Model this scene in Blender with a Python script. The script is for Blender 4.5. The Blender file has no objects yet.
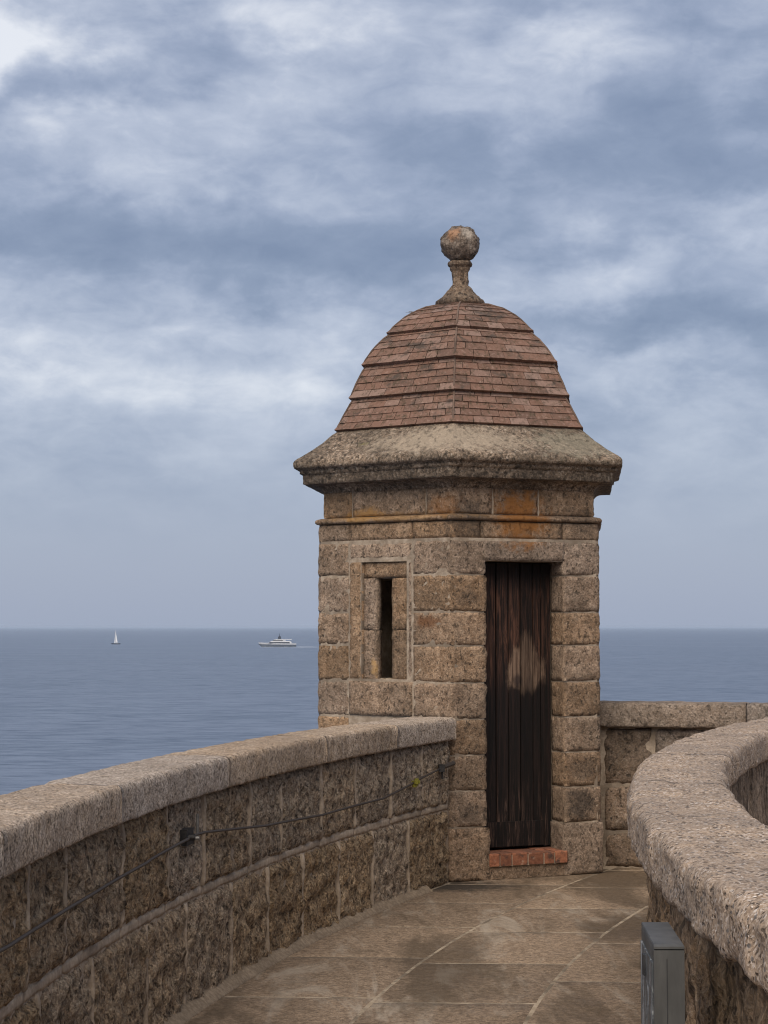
import bpy, math, random
import numpy as np
from mathutils import Vector, noise
random.seed(7)
S = bpy.context.scene
COL = S.collection
PI = math.pi
EYE = 1.66                     # camera height above the terrace
SEA_Z = -28.34

# ---------------------------------------------------------------- camera
FPX = 1870.0
cd = bpy.data.cameras.new('camera'); cam = bpy.data.objects.new('camera', cd); COL.objects.link(cam)
cd.sensor_fit = 'VERTICAL'; cd.sensor_height = 36.0; cd.sensor_width = 27.0
cd.lens = 36.0 * FPX / 1024
cd.clip_start = 0.1; cd.clip_end = 200000
cam.location = (0, 0, EYE); cam.rotation_euler = (PI/2 + math.atan(115/FPX), 0, 0)
S.camera = cam

# ---------------------------------------------------------------- light
SUN_DIR = Vector((-0.20, -0.66, 0.74)).normalized()
sl = bpy.data.lights.new('sun', 'SUN'); sl.energy = 1.5; sl.angle = math.radians(60); sl.color = (1.0, 0.90, 0.77)
so = bpy.data.objects.new('sun', sl); COL.objects.link(so)
so.rotation_euler = (-SUN_DIR).to_track_quat('-Z', 'Y').to_euler()

S.cycles.volume_bounces = 2; S.cycles.filter_width = 1.1
S.view_settings.view_transform = 'Standard'; S.view_settings.look = 'None'
S.view_settings.gamma = 1; S.view_settings.exposure = 1.2
try: S.view_settings.use_curve_mapping = False
except Exception: pass

class NT:
    """small helper round a node tree"""
    def __init__(s, tree): s.t = tree; s.n = tree.nodes; s.l = tree.links
    def new(s, typ, **kw):
        n = s.n.new(typ)
        for k, v in kw.items(): setattr(n, k, v)
        return n
    def put(s, sock, v):
        if isinstance(v, bpy.types.NodeSocket): s.l.new(v, sock)
        elif v is not None:
            try: sock.default_value = v
            except Exception: sock.default_value = (*v, 1.0)
    def math(s, op, a, b=None, c=None, clamp=False):
        n = s.new('ShaderNodeMath', operation=op, use_clamp=clamp)
        for i, v in enumerate((a, b, c)):
            if v is not None: s.put(n.inputs[i], v)
        return n.outputs[0]
    def vmath(s, op, a, b=None):
        n = s.new('ShaderNodeVectorMath', operation=op)
        s.put(n.inputs[0], a)
        if b is not None: s.put(n.inputs[1], b)
        return n.outputs[1] if op in ('LENGTH', 'DISTANCE', 'DOT_PRODUCT') else n.outputs[0]
    def mapping(s, v, loc=(0,0,0), rot=(0,0,0), scale=(1,1,1)):
        n = s.new('ShaderNodeMapping'); s.put(n.inputs['Vector'], v)
        n.inputs['Location'].default_value = loc; n.inputs['Rotation'].default_value = rot; n.inputs['Scale'].default_value = scale
        return n.outputs[0]
    def noise(s, v, scale=5, detail=4, rough=0.55, dist=0.0, lac=2.0, color=False):
        n = s.new('ShaderNodeTexNoise'); s.put(n.inputs['Vector'], v)
        n.inputs['Scale'].default_value = scale; n.inputs['Detail'].default_value = detail
        n.inputs['Roughness'].default_value = rough; n.inputs['Distortion'].default_value = dist; n.inputs['Lacunarity'].default_value = lac
        return n.outputs['Color' if color else 'Fac']
    def voronoi(s, v, scale=5, feature='F1', out='Distance', rnd=1.0):
        n = s.new('ShaderNodeTexVoronoi', feature=feature); s.put(n.inputs['Vector'], v)
        n.inputs['Scale'].default_value = scale; n.inputs['Randomness'].default_value = rnd
        return n.outputs[out]
    def rng(s, v, a, b, c=0.0, d=1.0, smooth=True):
        n = s.new('ShaderNodeMapRange', interpolation_type='SMOOTHSTEP' if smooth else 'LINEAR')
        s.put(n.inputs['Value'], v)
        for k, x in zip(('From Min', 'From Max', 'To Min', 'To Max'), (a, b, c, d)): n.inputs[k].default_value = x
        return n.outputs[0]
    def mix(s, f, a, b, blend='MIX'):
        n = s.new('ShaderNodeMix', data_type='RGBA', blend_type=blend)
        s.put(n.inputs[0], f); s.put(n.inputs[6], a); s.put(n.inputs[7], b)
        return n.outputs[2]
    def bump(s, h, strength=0.5, dist=0.02, normal=None):
        n = s.new('ShaderNodeBump'); n.inputs['Strength'].default_value = strength; n.inputs['Distance'].default_value = dist
        s.put(n.inputs['Height'], h)
        if normal is not None: s.put(n.inputs['Normal'], normal)
        return n.outputs[0]

# ---------------------------------------------------------------- sky (world)
W = bpy.data.worlds.new('World'); S.world = W; W.use_nodes = True
W.node_tree.nodes.clear(); w = NT(W.node_tree)
sky = w.new('ShaderNodeTexSky', sky_type='NISHITA', sun_disc=False)
sky.sun_elevation = math.asin(SUN_DIR.z); sky.sun_rotation = math.atan2(SUN_DIR.x, SUN_DIR.y)
sky.altitude = 30; sky.air_density = 1.0; sky.dust_density = 2.0; sky.ozone_density = 1.0
tc = w.new('ShaderNodeTexCoord'); d = w.vmath('NORMALIZE', tc.outputs['Generated'])
sx = w.new('ShaderNodeSeparateXYZ'); w.put(sx.inputs[0], d)
dx, dy, dz = sx.outputs
az = w.math('ARCTAN2', dx, dy); el = w.math('ARCSINE', dz)
n1 = w.noise(w.mapping(d, (3.1, 1.7, 0.4), (0, 0, 0), (7.5, 7.5, 16)), 1.0, 6, 0.5, 0.4)
n2 = w.noise(w.mapping(d, (9.1, 4.2, 2.0), (0, .12, 0), (19, 19, 40)), 1.0, 6, 0.56, 0.5)
# the cloud masses in view, each at its own bearing (degrees) and height, edges broken up by noise
ae = w.new('ShaderNodeCombineXYZ'); w.put(ae.inputs[0], w.math('MULTIPLY', az, 180/PI)); w.put(ae.inputs[1], w.math('MULTIPLY', el, 180/PI))
wc = w.noise(w.mapping(d, (1.3, 7.7, 5.0), (0, 0, 0), (13, 13, 20)), 1.0, 6, 0.55, 0.0, color=True)
wv = w.vmath('MULTIPLY', w.vmath('SUBTRACT', wc, (0.5, 0.5, 0.5)), (7.0, 5.0, 0))
aew = w.vmath('ADD', ae.outputs[0], wv)
def deg(x, y): return math.degrees(math.atan((x-384)/FPX)), math.degrees(math.atan((627-y)/FPX))
CLOUDS = [  # x, y, half width, half height (as seen), tilt, strength
 (5, 40, 75, 70, -0.5, .62), (300, 12, 80, 34, 0, .34), (560, 38, 150, 34, 0.05, .34), (470, 95, 130, 40, 0, .20),
 (150, 140, 130, 45, -0.15, .22), (40, 135, 70, 22, 0, .24), (745, 90, 60, 50, 0.3, .22), (30, 345, 90, 40, 0.1, .10),
 (120, 355, 160, 60, -0.15, .17), (300, 325, 130, 45, 0.1, .20), (640, 268, 150, 34, 0.12, .20), (655, 358, 110, 30, 0.1, .26), (745, 215, 50, 26, 0.3, .16), (250, 400, 170, 60, .1, .10), (170, 430, 260, 90, 0, .11),
 (215, 40, 110, 45, 0, -.26), (35, 100, 90, 30, 0, -.22), (640, 175, 230, 60, -0.05, -.26), (300, 240, 300, 42, 0.06, -.34), (40, 235, 130, 40, 0.0, -.18),
 (650, 325, 120, 22, 0.05, -.26), (235, 350, 50, 22, 0.6, -.14), (20, 395, 90, 22, 0, -.10), (700, 30, 70, 24, 0, -.16)]
acc = None
for (x, y, hw, hh, rot, st) in CLOUDS:
    a, e = deg(x, y); k = 180/PI/FPX
    rel = w.vmath('SUBTRACT', aew, (a, e, 0))
    r = w.mapping(rel, (0, 0, 0), (0, 0, rot), (1/(hw*k*1.5), 1/(hh*k*1.5), 1))
    g = w.rng(w.vmath('LENGTH', r), 1.0, 0.0, 0.0, st)
    acc = g if acc is None else w.math('ADD', acc, g)
n3 = w.noise(w.mapping(d, (2.2, 6.1, 4.4), (0, -.1, 0), (46, 46, 92)), 1.0, 6, 0.6, 0.7)
t0 = w.math('ADD', w.rng(n1, 0.30, 0.72, -0.20, 0.20, False), w.rng(n2, 0.3, 0.7, -0.12, 0.12, False))
t0 = w.math('ADD', t0, w.rng(n3, 0.3, 0.7, -0.055, 0.055, False))
fade = w.rng(el, math.radians(1.5), math.radians(8.0))
t1 = w.math('MULTIPLY', w.math('ADD', t0, acc), fade)
t = w.math('ADD', t1, 0.455, clamp=True)
cr = w.new('ShaderNodeValToRGB'); w.put(cr.inputs[0], t)
E = cr.color_ramp.elements
E[0].position = 0.0; E[0].color = (.178, .226, .335, 1); E[1].position = 1.0; E[1].color = (.74, .762, .81, 1)
for p, c in ((.25, (.231, .282, .394)), (.42, (.302, .352, .468)), (.65, (.438, .483, .588))):
    e_ = E.new(p); e_.color = (*c, 1)
SKY_GAIN = 4.75
cloud = w.vmath('SCALE', cr.outputs[0]); cloud.node.inputs['Scale'].default_value = SKY_GAIN
colr = w.mix(0.93, sky.outputs[0], cloud)
bg = w.new('ShaderNodeBackground'); w.put(bg.inputs['Color'], colr); bg.inputs['Strength'].default_value = 0.1
wo = w.new('ShaderNodeOutputWorld'); w.l.new(bg.outputs[0], wo.inputs['Surface'])

# ---------------------------------------------------------------- materials
def material(name):
    m = bpy.data.materials.new(name); m.use_nodes = True; n = NT(m.node_tree); n.n.clear()
    b = n.new('ShaderNodeBsdfPrincipled'); o = n.new('ShaderNodeOutputMaterial'); n.l.new(b.outputs[0], o.inputs['Surface'])
    return m, n, b
def position(n): return n.new('ShaderNodeNewGeometry').outputs['Position']

def stone_mat(name, c0, c1, dark=(.05, .04, .03), light=(.45, .40, .34), grain=90, pit=38, streak=0.0, bump=0.7, tint=0.35,
              pits=0.6, vary=0.25, lichen=None, speck=0.5, bdist=.02, cav=0.0, extra=None):
    m, n, b = material(name); P = position(n)
    big = n.noise(P, 2.2, 4, .6, .3)
    mid = n.noise(P, 14, 5, .65, .4)
    fine = n.noise(P, grain, 4, .75); blot = n.noise(P, grain*.36, 4, .65)
    col = n.mix(n.rng(mid, .32, .68), c0, c1)
    col = n.mix(n.math('MULTIPLY', n.rng(fine, .52, .72), speck), col, light)
    col = n.mix(n.math('MULTIPLY', n.rng(fine, .47, .28), speck), col, dark)
    col = n.mix(n.math('MULTIPLY', n.rng(blot, .50, .32), speck), col, dark); col = n.mix(n.math('MULTIPLY', n.rng(blot, .55, .72), speck*.5), col, light)
    vc = n.new('ShaderNodeTexVoronoi'); n.put(vc.inputs['Vector'], P); vc.inputs['Scale'].default_value = grain*1.25
    cs = n.new('ShaderNodeSeparateXYZ'); n.put(cs.inputs[0], vc.outputs['Color'])
    col = n.mix(1.0, col, n.mix(cs.outputs[0], (1-speck*.55,)*3, (1+speck*.55,)*3), 'MULTIPLY')
    # whole-stone differences and broad weathering
    oi = n.new('ShaderNodeObjectInfo')
    hsv = n.new('ShaderNodeHueSaturation'); n.put(hsv.inputs['Color'], col)
    n.put(hsv.inputs['Value'], n.rng(oi.outputs['Random'], 0, 1, 1 - vary, 1 + vary, False))
    n.put(hsv.inputs['Saturation'], n.rng(n.math('FRACT', n.math('MULTIPLY', oi.outputs['Random'], 7.31)), 0, 1, .82, 1.15, False))
    col = hsv.outputs[0]
    col = n.mix(n.math('MULTIPLY', n.rng(big, .62, .38), tint), col, dark)
    pv = n.noise(n.mapping(P, scale=(1, 1, 0.75)), pit, 5, .66, .15)
    pm = n.rng(pv, .44, .33)
    col = n.mix(n.math('MULTIPLY', pm, pits), col, dark)
    if cav:                                  # hollows of the broken face made darker, the parts between them paler
        cv = n.noise(n.mapping(P, scale=(1, 1, 1.1)), 16, 6, .68, .2)
        col = n.mix(n.math('MULTIPLY', n.rng(cv, .47, .36), cav), col, dark)
        col = n.mix(n.math('MULTIPLY', n.rng(cv, .52, .66), cav*.55), col, light)
    if streak:
        st = n.noise(n.mapping(P, scale=(1, 1, .10)), 26, 4, .6, .5)
        col = n.mix(n.math('MULTIPLY', n.rng(st, .52, .36), streak), col, dark)
    for (ctr, rad, c, amt) in (lichen or []):
        dd = n.vmath('LENGTH', n.mapping(n.vmath('SUBTRACT', P, ctr), scale=tuple(1/r for r in rad)))
        dd = n.math('ADD', dd, n.math('MULTIPLY', n.math('SUBTRACT', n.noise(P, 16, 5, .7), .5), 2.0))
        col = n.mix(n.math('MULTIPLY', n.rng(dd, 1.0, .35), amt), col, c)
    if extra: col = extra(n, P, col)
    n.put(b.inputs['Base Color'], col); b.inputs['Roughness'].default_value = .92
    b.inputs['Specular IOR Level'].default_value = .25
    h = n.math('ADD', n.math('ADD', n.math('MULTIPLY', fine, .45), n.math('MULTIPLY', blot, .5)), n.math('MULTIPLY', mid, .7))
    h = n.math('SUBTRACT', h, n.math('MULTIPLY', pm, .55))
    h = n.math('ADD', h, n.math('MULTIPLY', cs.outputs[1], .22))
    if streak: h = n.math('ADD', h, n.math('MULTIPLY', st, .7))
    if cav: h = n.math('ADD', h, n.math('MULTIPLY', cv, 1.6))
    n.put(b.inputs['Normal'], n.bump(h, bump, bdist))
    return m

ORANGE = (.26, .105, .025); OCHRE = (.36, .20, .07); DARK_TONE = (.035, .03, .027); RUST = (.16, .07, .03)
CX, CY, PHI, RW = .5647, 13.4085, -.1063, 1.1148
def corner(k, R=RW):
    a = -PI/2 + PHI + k*PI/3
    return Vector((CX + R*math.cos(a), CY + R*math.sin(a)))
def on_right(u, z, out=0.0):            # a point on the door face of the tower, u metres from its near edge
    A, B = corner(0), corner(1); dd = (B-A).normalized(); nn = Vector((dd.y, -dd.x)); p = A + dd*u + nn*out
    return (p.x, p.y, z)
def on_left(u, z, out=0.0):
    A, B = corner(0), corner(-1); dd = (B-A).normalized(); nn = Vector((-dd.y, dd.x)); p = A + dd*u + nn*out
    return (p.x, p.y, z)

M = {}
TOWER_STAINS = [(on_right(.52, 2.40), (.26, .26, .26), ORANGE, .85), (on_right(.10, 2.38), (.24, .24, .20), DARK_TONE, .6),
    (on_left(.45, 2.40), (.75, .75, .045), OCHRE, .45), (on_left(.72, 2.42), (.20, .2, .07), OCHRE, .8), (on_left(.08, 2.47), (.16, .16, .1), ORANGE, .5),
    (on_left(.20, 1.70), (.13, .13, .055), RUST, .8), (on_left(.645, 1.39), (.045, .045, .10), (.5, .30, .12), .8),
    (on_right(.98, .48), (.16, .16, .14), DARK_TONE, .65), (on_right(.98, .70), (.16, .16, .10), DARK_TONE, .45), (on_right(1.0, 2.36), (.22, .2, .2), DARK_TONE, .35),
    (on_right(.13, .42), (.13, .13, .12), DARK_TONE, .5), (on_right(.12, 1.86), (.12, .1, .08), DARK_TONE, .4)]
M['tower'] = stone_mat('tower granite', (.23, .148, .092), (.37, .255, .17), light=(.52, .42, .32), pit=42, pits=.7, bump=.8, vary=.13, tint=.35, lichen=TOWER_STAINS)
M['cornice'] = stone_mat('cornice granite', (.20, .137, .090), (.31, .225, .155), light=(.52, .45, .36), pit=34, pits=.75, bump=.8, vary=.0, tint=.5, speck=.85, grain=70,
    lichen=[((CX-.15, CY-.95, 2.90), (.75, .75, .13), (.44, .355, .26), .6), (on_left(.72, 2.93, .05), (.07, .07, .05), (.16, .15, .035), .9), (on_left(.3, 2.66, .1), (2, 2, .05), DARK_TONE, .35),  # last entry: darker band all round the cove and drip
            (on_right(.9, 2.9, .05), (.4, .4, .15), (.25, .22, .16), .6)])
M['rock'] = stone_mat('rock faced granite', (.42, .285, .175), (.53, .395, .265), dark=(.04, .028, .018), light=(.62, .50, .36), grain=75, pit=34, pits=.8, bump=1.0, bdist=.04, vary=.15, tint=.14, speck=.7, cav=.45)
M['rear'] = stone_mat('weathered granite', (.21, .15, .105), (.30, .22, .165), dark=(.035, .03, .025), grain=80, pit=26, pits=.7, bump=.9, vary=.18, tint=.45)
M['coping'] = stone_mat('coping granite', (.41, .30, .205), (.55, .43, .325), dark=(.07, .05, .035), light=(.60, .53, .46), grain=150, pit=85, pits=.8, bump=.6, vary=.04, tint=.25, speck=.85)
M['coping_rear'] = stone_mat('grey coping granite', (.25, .19, .145), (.34, .27, .215), dark=(.06, .05, .04), light=(.5, .45, .4), grain=90, pit=40, pits=.6, bump=.8, vary=.04, tint=.4)
def granite_close(name):
    """coarse pitted granite seen from near by: crystals, rusty and grey blotches, small holes"""
    m, n, b = material(name); P = position(n)
    warp = n.vmath('ADD', P, n.vmath('MULTIPLY', n.noise(P, 60, 3, .6, color=True), (.012, .012, .012)))
    def cells(sc):
        v = n.new('ShaderNodeTexVoronoi'); n.put(v.inputs['Vector'], warp); v.inputs['Scale'].default_value = sc
        q = n.new('ShaderNodeSeparateXYZ'); n.put(q.inputs[0], v.outputs['Color']); return v.outputs['Distance'], q.outputs
    d1, c1 = cells(165); d2, c2 = cells(75); d3, c3 = cells(62)
    r = n.new('ShaderNodeValToRGB'); n.put(r.inputs[0], c1[0]); r.color_ramp.interpolation = 'LINEAR'; e = r.color_ramp.elements
    e[0].color = (.085, .065, .05, 1); e[1].color = (.74, .65, .57, 1)
    for p, cc in ((.14, (.24, .17, .115)), (.35, (.37, .265, .185)), (.62, (.45, .335, .245)), (.88, (.52, .41, .32))): e.new(p).color = (*cc, 1)
    col = n.mix(n.rng(n.noise(P, 9, 5, .65), .38, .62, 0, .5), r.outputs[0], (.43, .32, .23))
    col = n.mix(n.math('MULTIPLY', n.rng(c2[0], .86, .90), n.rng(d2, .50, .38, 0, .8)), col, (.62, .53, .46))
    col = n.mix(n.math('MULTIPLY', n.rng(c2[0], .12, .08), n.rng(d2, .50, .38, 0, .8)), col, (.13, .12, .115))
    hole = n.math('MULTIPLY', n.rng(c3[1], .62, .70), n.rng(n.math('ADD', d3, n.math('MULTIPLY', n.noise(P, 90, 4, .7), .6)), .66, .48))
    col = n.mix(n.math('MULTIPLY', hole, .85), col, (.065, .048, .036))
    crev = n.rng(n.noise(P, 30, 5, .7), .42, .31)
    col = n.mix(n.math('MULTIPLY', crev, .7), col, (.075, .056, .042))
    col = n.mix(n.rng(n.noise(P, 2.6, 5, .65), .60, .42, 0, .35), col, (.20, .165, .14))
    n.put(b.inputs['Base Color'], col); b.inputs['Roughness'].default_value = .9; b.inputs['Specular IOR Level'].default_value = .25
    h = n.math('ADD', n.math('MULTIPLY', c1[1], .22), n.math('MULTIPLY', n.noise(P, 40, 5, .7), .8))
    h = n.math('SUBTRACT', n.math('SUBTRACT', h, n.math('MULTIPLY', hole, .6)), n.math('MULTIPLY', crev, .4))
    n.put(b.inputs['Normal'], n.bump(h, .85, .016)); return m
M['pebbly'] = granite_close('pebbly coping granite')
M['streaky'] = stone_mat('streaked granite', (.34, .22, .125), (.47, .33, .21), dark=(.035, .025, .018), grain=70, pit=24, pits=.7, streak=.7, bump=1.0, bdist=.03, vary=.15, tint=.4)

def mortar_mat(name, c0, c1, scale=22, dirt=.6):
    m, n, b = material(name); P = position(n)
    col = n.mix(n.rng(n.noise(P, scale, 5, .6), .35, .68), c0, c1)
    col = n.mix(n.rng(n.noise(P, 3.2, 6, .7), .58, .40, 0, dirt), col, tuple(x*.42 for x in c0))
    n.put(b.inputs['Base Color'], col); b.inputs['Roughness'].default_value = .95
    n.put(b.inputs['Normal'], n.bump(n.noise(P, 60, 5, .65), .5, .008))
    return m
M['mortar'] = mortar_mat('tower mortar', (.27, .205, .145), (.41, .33, .25))
M['mortar_rock'] = mortar_mat('parapet mortar', (.33, .25, .175), (.46, .36, .265), 40, .4)
M['mortar_floor'] = mortar_mat('paving mortar', (.30, .23, .155), (.42, .335, .24), 22, .95)
M['fillet'] = mortar_mat('fillet mortar', (.20, .145, .095), (.31, .235, .16), 45, .25)

def floor_mat():
    m, n, b = material('worn paving'); P = position(n)
    c = n.mix(n.rng(n.noise(P, 26, 6, .7), .34, .66), (.19, .132, .085), (.30, .218, .148))
    oi = n.new('ShaderNodeObjectInfo'); hsv = n.new('ShaderNodeHueSaturation'); n.put(hsv.inputs['Color'], c)
    n.put(hsv.inputs['Value'], n.rng(oi.outputs['Random'], 0, 1, .86, 1.14, False)); c = hsv.outputs[0]
    vc = n.new('ShaderNodeTexVoronoi'); n.put(vc.inputs['Vector'], P); vc.inputs['Scale'].default_value = 85
    cs = n.new('ShaderNodeSeparateXYZ'); n.put(cs.inputs[0], vc.outputs['Color'])
    c = n.mix(1.0, c, n.mix(cs.outputs[0], (.74,)*3, (1.26,)*3), 'MULTIPLY')
    c = n.mix(n.rng(n.noise(P, 60, 4, .75), .48, .30, 0, .85), c, (.045, .033, .023))
    # pale dried-out trails along the path, and darker damp patches
    sc_ = n.noise(n.mapping(P, rot=(0, 0, .22), scale=(3.4, .75, 1)), 1.0, 7, .7, .7)
    c = n.mix(n.rng(sc_, .51, .66, 0, .65), c, (.40, .335, .26))
    c = n.mix(n.rng(n.noise(n.mapping(P, rot=(0, 0, .1), scale=(1.6, .6, 1)), 1.0, 5, .65, .5), .54, .36, 0, .7), c, (.07, .048, .028))
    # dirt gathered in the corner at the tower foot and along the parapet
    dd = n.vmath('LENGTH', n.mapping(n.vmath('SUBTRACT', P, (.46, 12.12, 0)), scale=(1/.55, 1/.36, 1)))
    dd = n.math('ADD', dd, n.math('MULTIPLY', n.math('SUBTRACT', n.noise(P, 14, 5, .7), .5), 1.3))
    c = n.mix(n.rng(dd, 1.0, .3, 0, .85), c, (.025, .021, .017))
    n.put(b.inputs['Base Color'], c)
    n.put(b.inputs['Roughness'], n.rng(n.noise(P, 2.1, 4, .6), .35, .65, .62, .95))
    b.inputs['Specular IOR Level'].default_value = .3
    h = n.math('ADD', n.noise(P, 12, 5, .65), n.math('MULTIPLY', n.noise(P, 95, 4, .7), .5))
    n.put(b.inputs['Normal'], n.bump(h, .7, .014))
    return m
M['floor'] = floor_mat()

def tile_mat():
    m, n, b = material('terracotta tile'); P = position(n)
    oi = n.new('ShaderNodeObjectInfo'); at = n.new('ShaderNodeAttribute', attribute_name='tone', attribute_type='GEOMETRY')
    r = n.math('FRACT', n.math('ADD', oi.outputs['Random'], at.outputs['Fac']))
    cr = n.new('ShaderNodeValToRGB'); n.put(cr.inputs[0], r); e = cr.color_ramp.elements
    e[0].color = (.140, .082, .060, 1); e[1].color = (.215, .132, .100, 1)
    for p, cc in ((.3, (.178, .100, .070)), (.7, (.195, .108, .076)), (.9, (.25, .165, .13))): e.new(p).color = (*cc, 1)
    c = n.mix(n.rng(n.noise(P, 45, 5, .65), .5, .72, 0, .5), cr.outputs[0], (.36, .25, .20))
    c = n.mix(n.rng(n.noise(P, 26, 5, .75, .3), .52, .32, 0, .85), c, (.055, .042, .022))
    c = n.mix(n.rng(n.noise(n.mapping(P, scale=(1, 1, 1.8)), 5, 6, .72, .4), .52, .68, 0, .8), c, (.055, .045, .036))
    n.put(b.inputs['Base Color'], c); b.inputs['Roughness'].default_value = .85; b.inputs['Specular IOR Level'].default_value = .3
    n.put(b.inputs['Normal'], n.bump(n.noise(P, 70, 5, .7), .6, .008))
    return m
M['tile'] = tile_mat()

def simple(name, c0, c1, scale=30, rough=.7, metal=0.0, bump=.2, aniso=(1, 1, 1)):
    m, n, b = material(name); P = n.mapping(position(n), scale=aniso)
    f = n.noise(P, scale, 5, .62)
    n.put(b.inputs['Base Color'], n.mix(n.rng(f, .33, .67), c0, c1)); b.inputs['Roughness'].default_value = rough; b.inputs['Metallic'].default_value = metal
    if bump: n.put(b.inputs['Normal'], n.bump(f, bump, .006))
    return m
M['roof_bed'] = simple('roof bedding', (.045, .034, .028), (.09, .068, .055), 40)
def brick_mat():
    m, n, b = material('red step brick'); P = position(n); oi = n.new('ShaderNodeObjectInfo')
    c = n.mix(n.rng(n.noise(P, 30, 5, .7), .33, .68), (.175, .060, .030), (.30, .118, .060))
    hsv = n.new('ShaderNodeHueSaturation'); n.put(hsv.inputs['Color'], c); n.put(hsv.inputs['Value'], n.rng(oi.outputs['Random'], 0, 1, .75, 1.2, False)); c = hsv.outputs[0]
    c = n.mix(n.rng(n.noise(P, 14, 5, .7), .50, .36, 0, .85), c, (.05, .033, .026))
    c = n.mix(n.rng(n.noise(P, 20, 5, .7), .58, .70, 0, .6), c, (.36, .25, .18))
    n.put(b.inputs['Base Color'], c); b.inputs['Roughness'].default_value = .9
    n.put(b.inputs['Normal'], n.bump(n.noise(P, 60, 5, .7), .8, .01)); return m
M['brick'] = brick_mat()
M['black'] = simple('dark interior', (.006, .005, .005), (.012, .01, .009), 5, 1.0, 0, 0)
M['iron'] = simple('dark iron', (.02, .02, .021), (.05, .045, .042), 60, .6, .5)
M['wire'] = simple('wire rope', (.045, .035, .030), (.10, .08, .065), 300, .6, .3)
M['rod'] = simple('grey rod', (.16, .15, .14), (.24, .23, .21), 60, .5, .5)
M['moss'] = simple('yellow moss', (.13, .115, .012), (.27, .24, .03), 90, .95, 0, .8)
M['lead'] = simple('grey sheet metal', (.072, .071, .068), (.110, .108, .103), 14, .55, .35, .08, (1, 1, .25))
M['lead_dark'] = simple('seam', (.02, .02, .022), (.035, .035, .037), 30, .6)
M['white'] = simple('white gelcoat', (.46, .47, .49), (.56, .56, .57), .5, .35, 0, 0)
M['navy'] = simple('dark hull', (.03, .04, .06), (.05, .06, .08), .5, .3, 0, 0)
M['glass'] = simple('dark yacht glass', (.015, .02, .03), (.03, .035, .045), .5, .15, 0, 0)
M['sail'] = simple('sail cloth', (.74, .74, .74), (.84, .83, .80), .5, .8, 0, 0)
M['greyhull'] = simple('grey lower hull', (.07, .085, .11), (.11, .125, .15), .5, .4, 0, 0)
M['foam'] = simple('foam', (.45, .5, .56), (.75, .78, .8), .15, .8, 0, 0)
M['feather'] = simple('gull feathers', (.10, .10, .11), (.2, .2, .2), 5, .9, 0, 0)

def panel_mat():
    m, n, b = material('scuffed panel'); P = position(n)
    f = n.noise(n.mapping(P, scale=(1, 1, .35)), 26, 6, .72, 1.2)
    c = n.mix(n.rng(f, .50, .64, 0, .85), (.085, .092, .098), (.44, .45, .455))
    n.put(b.inputs['Base Color'], c); n.put(b.inputs['Roughness'], n.rng(f, .4, .6, .35, .8)); b.inputs['Metallic'].default_value = .3
    return m
M['panel'] = panel_mat()

def door_mat():
    m, n, b = material('old door boards'); P = position(n)
    oi = n.new('ShaderNodeObjectInfo')
    g = n.noise(n.mapping(P, scale=(1, 1, .05)), 55, 6, .72, .9)
    base = n.mix(n.rng(g, .35, .68), (.0045, .0035, .003), (.019, .010, .008))
    sp = n.new('ShaderNodeSeparateXYZ'); n.put(sp.inputs[0], P); z = sp.outputs[2]
    patchy = n.noise(n.mapping(P, scale=(1, 1, .3)), 9, 5, .65, .5)
    # red-brown upper boards, darker near the lintel, near-black below
    up = n.math('MULTIPLY', n.rng(n.math('ADD', z, n.math('MULTIPLY', patchy, .35)), 1.38, 1.72), n.rng(z, 2.05, 1.85))
    base = n.mix(n.math('MULTIPLY', up, n.rng(g, .42, .72, .05, 1.0)), base, (.125, .056, .034))
    lowp = n.rng(z, .75, .30)
    base = n.mix(n.math('MULTIPLY', lowp, n.rng(g, .50, .68, 0, .55)), base, (.16, .10, .075))
    # the worn pale patch at hand height
    ctr = on_right(.615, 1.372, -.185)
    dd = n.vmath('LENGTH', n.mapping(n.vmath('SUBTRACT', P, ctr), scale=(1/.165, 1/.165, 1/.20)))
    dd = n.math('ADD', dd, n.math('MULTIPLY', n.math('SUBTRACT', n.noise(n.mapping(P, scale=(1, 1, .35)), 13, 5, .7), .5), 1.3))
    dd = n.math('ADD', dd, n.math('MULTIPLY', n.math('SUBTRACT', oi.outputs['Random'], .5), .75))
    cut = n.rng(n.math('ADD', z, n.math('MULTIPLY', n.math('SUBTRACT', n.noise(n.mapping(P, scale=(1, 1, .2)), 22, 4, .65), .5), .25)), 1.20, 1.30)
    pale = n.math('MULTIPLY', n.math('MULTIPLY', n.rng(dd, 1.05, .70), cut), n.rng(g, .28, .50, .45, 1.0))
    pc = n.mix(n.rng(g, .38, .66), (.10, .060, .040), (.235, .158, .108))
    sp1 = n.vmath('LENGTH', n.mapping(n.vmath('SUBTRACT', P, on_right(.585, 1.30, -.185)), scale=(1/.04, 1/.04, 1/.05)))
    pc = n.mix(n.rng(sp1, 1.2, .4, 0, .85), pc, (.03, .02, .018))
    sp2 = n.vmath('LENGTH', n.mapping(n.vmath('SUBTRACT', P, on_right(.68, 1.27, -.185)), scale=(1/.035, 1/.035, 1/.08)))
    pc = n.mix(n.rng(sp2, 1.2, .3, 0, .5), pc, (.035, .022, .018))
    c = n.mix(n.math('MULTIPLY', pale, .92), base, pc)
    hsv = n.new('ShaderNodeHueSaturation'); n.put(hsv.inputs['Color'], c); n.put(hsv.inputs['Value'], n.rng(oi.outputs['Random'], 0, 1, .6, 1.35, False))
    n.put(b.inputs['Base Color'], hsv.outputs[0]); b.inputs['Roughness'].default_value = .75; b.inputs['Specular IOR Level'].default_value = .25
    n.put(b.inputs['Normal'], n.bump(g, .6, .006))
    return m
M['door'] = door_mat()

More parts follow.
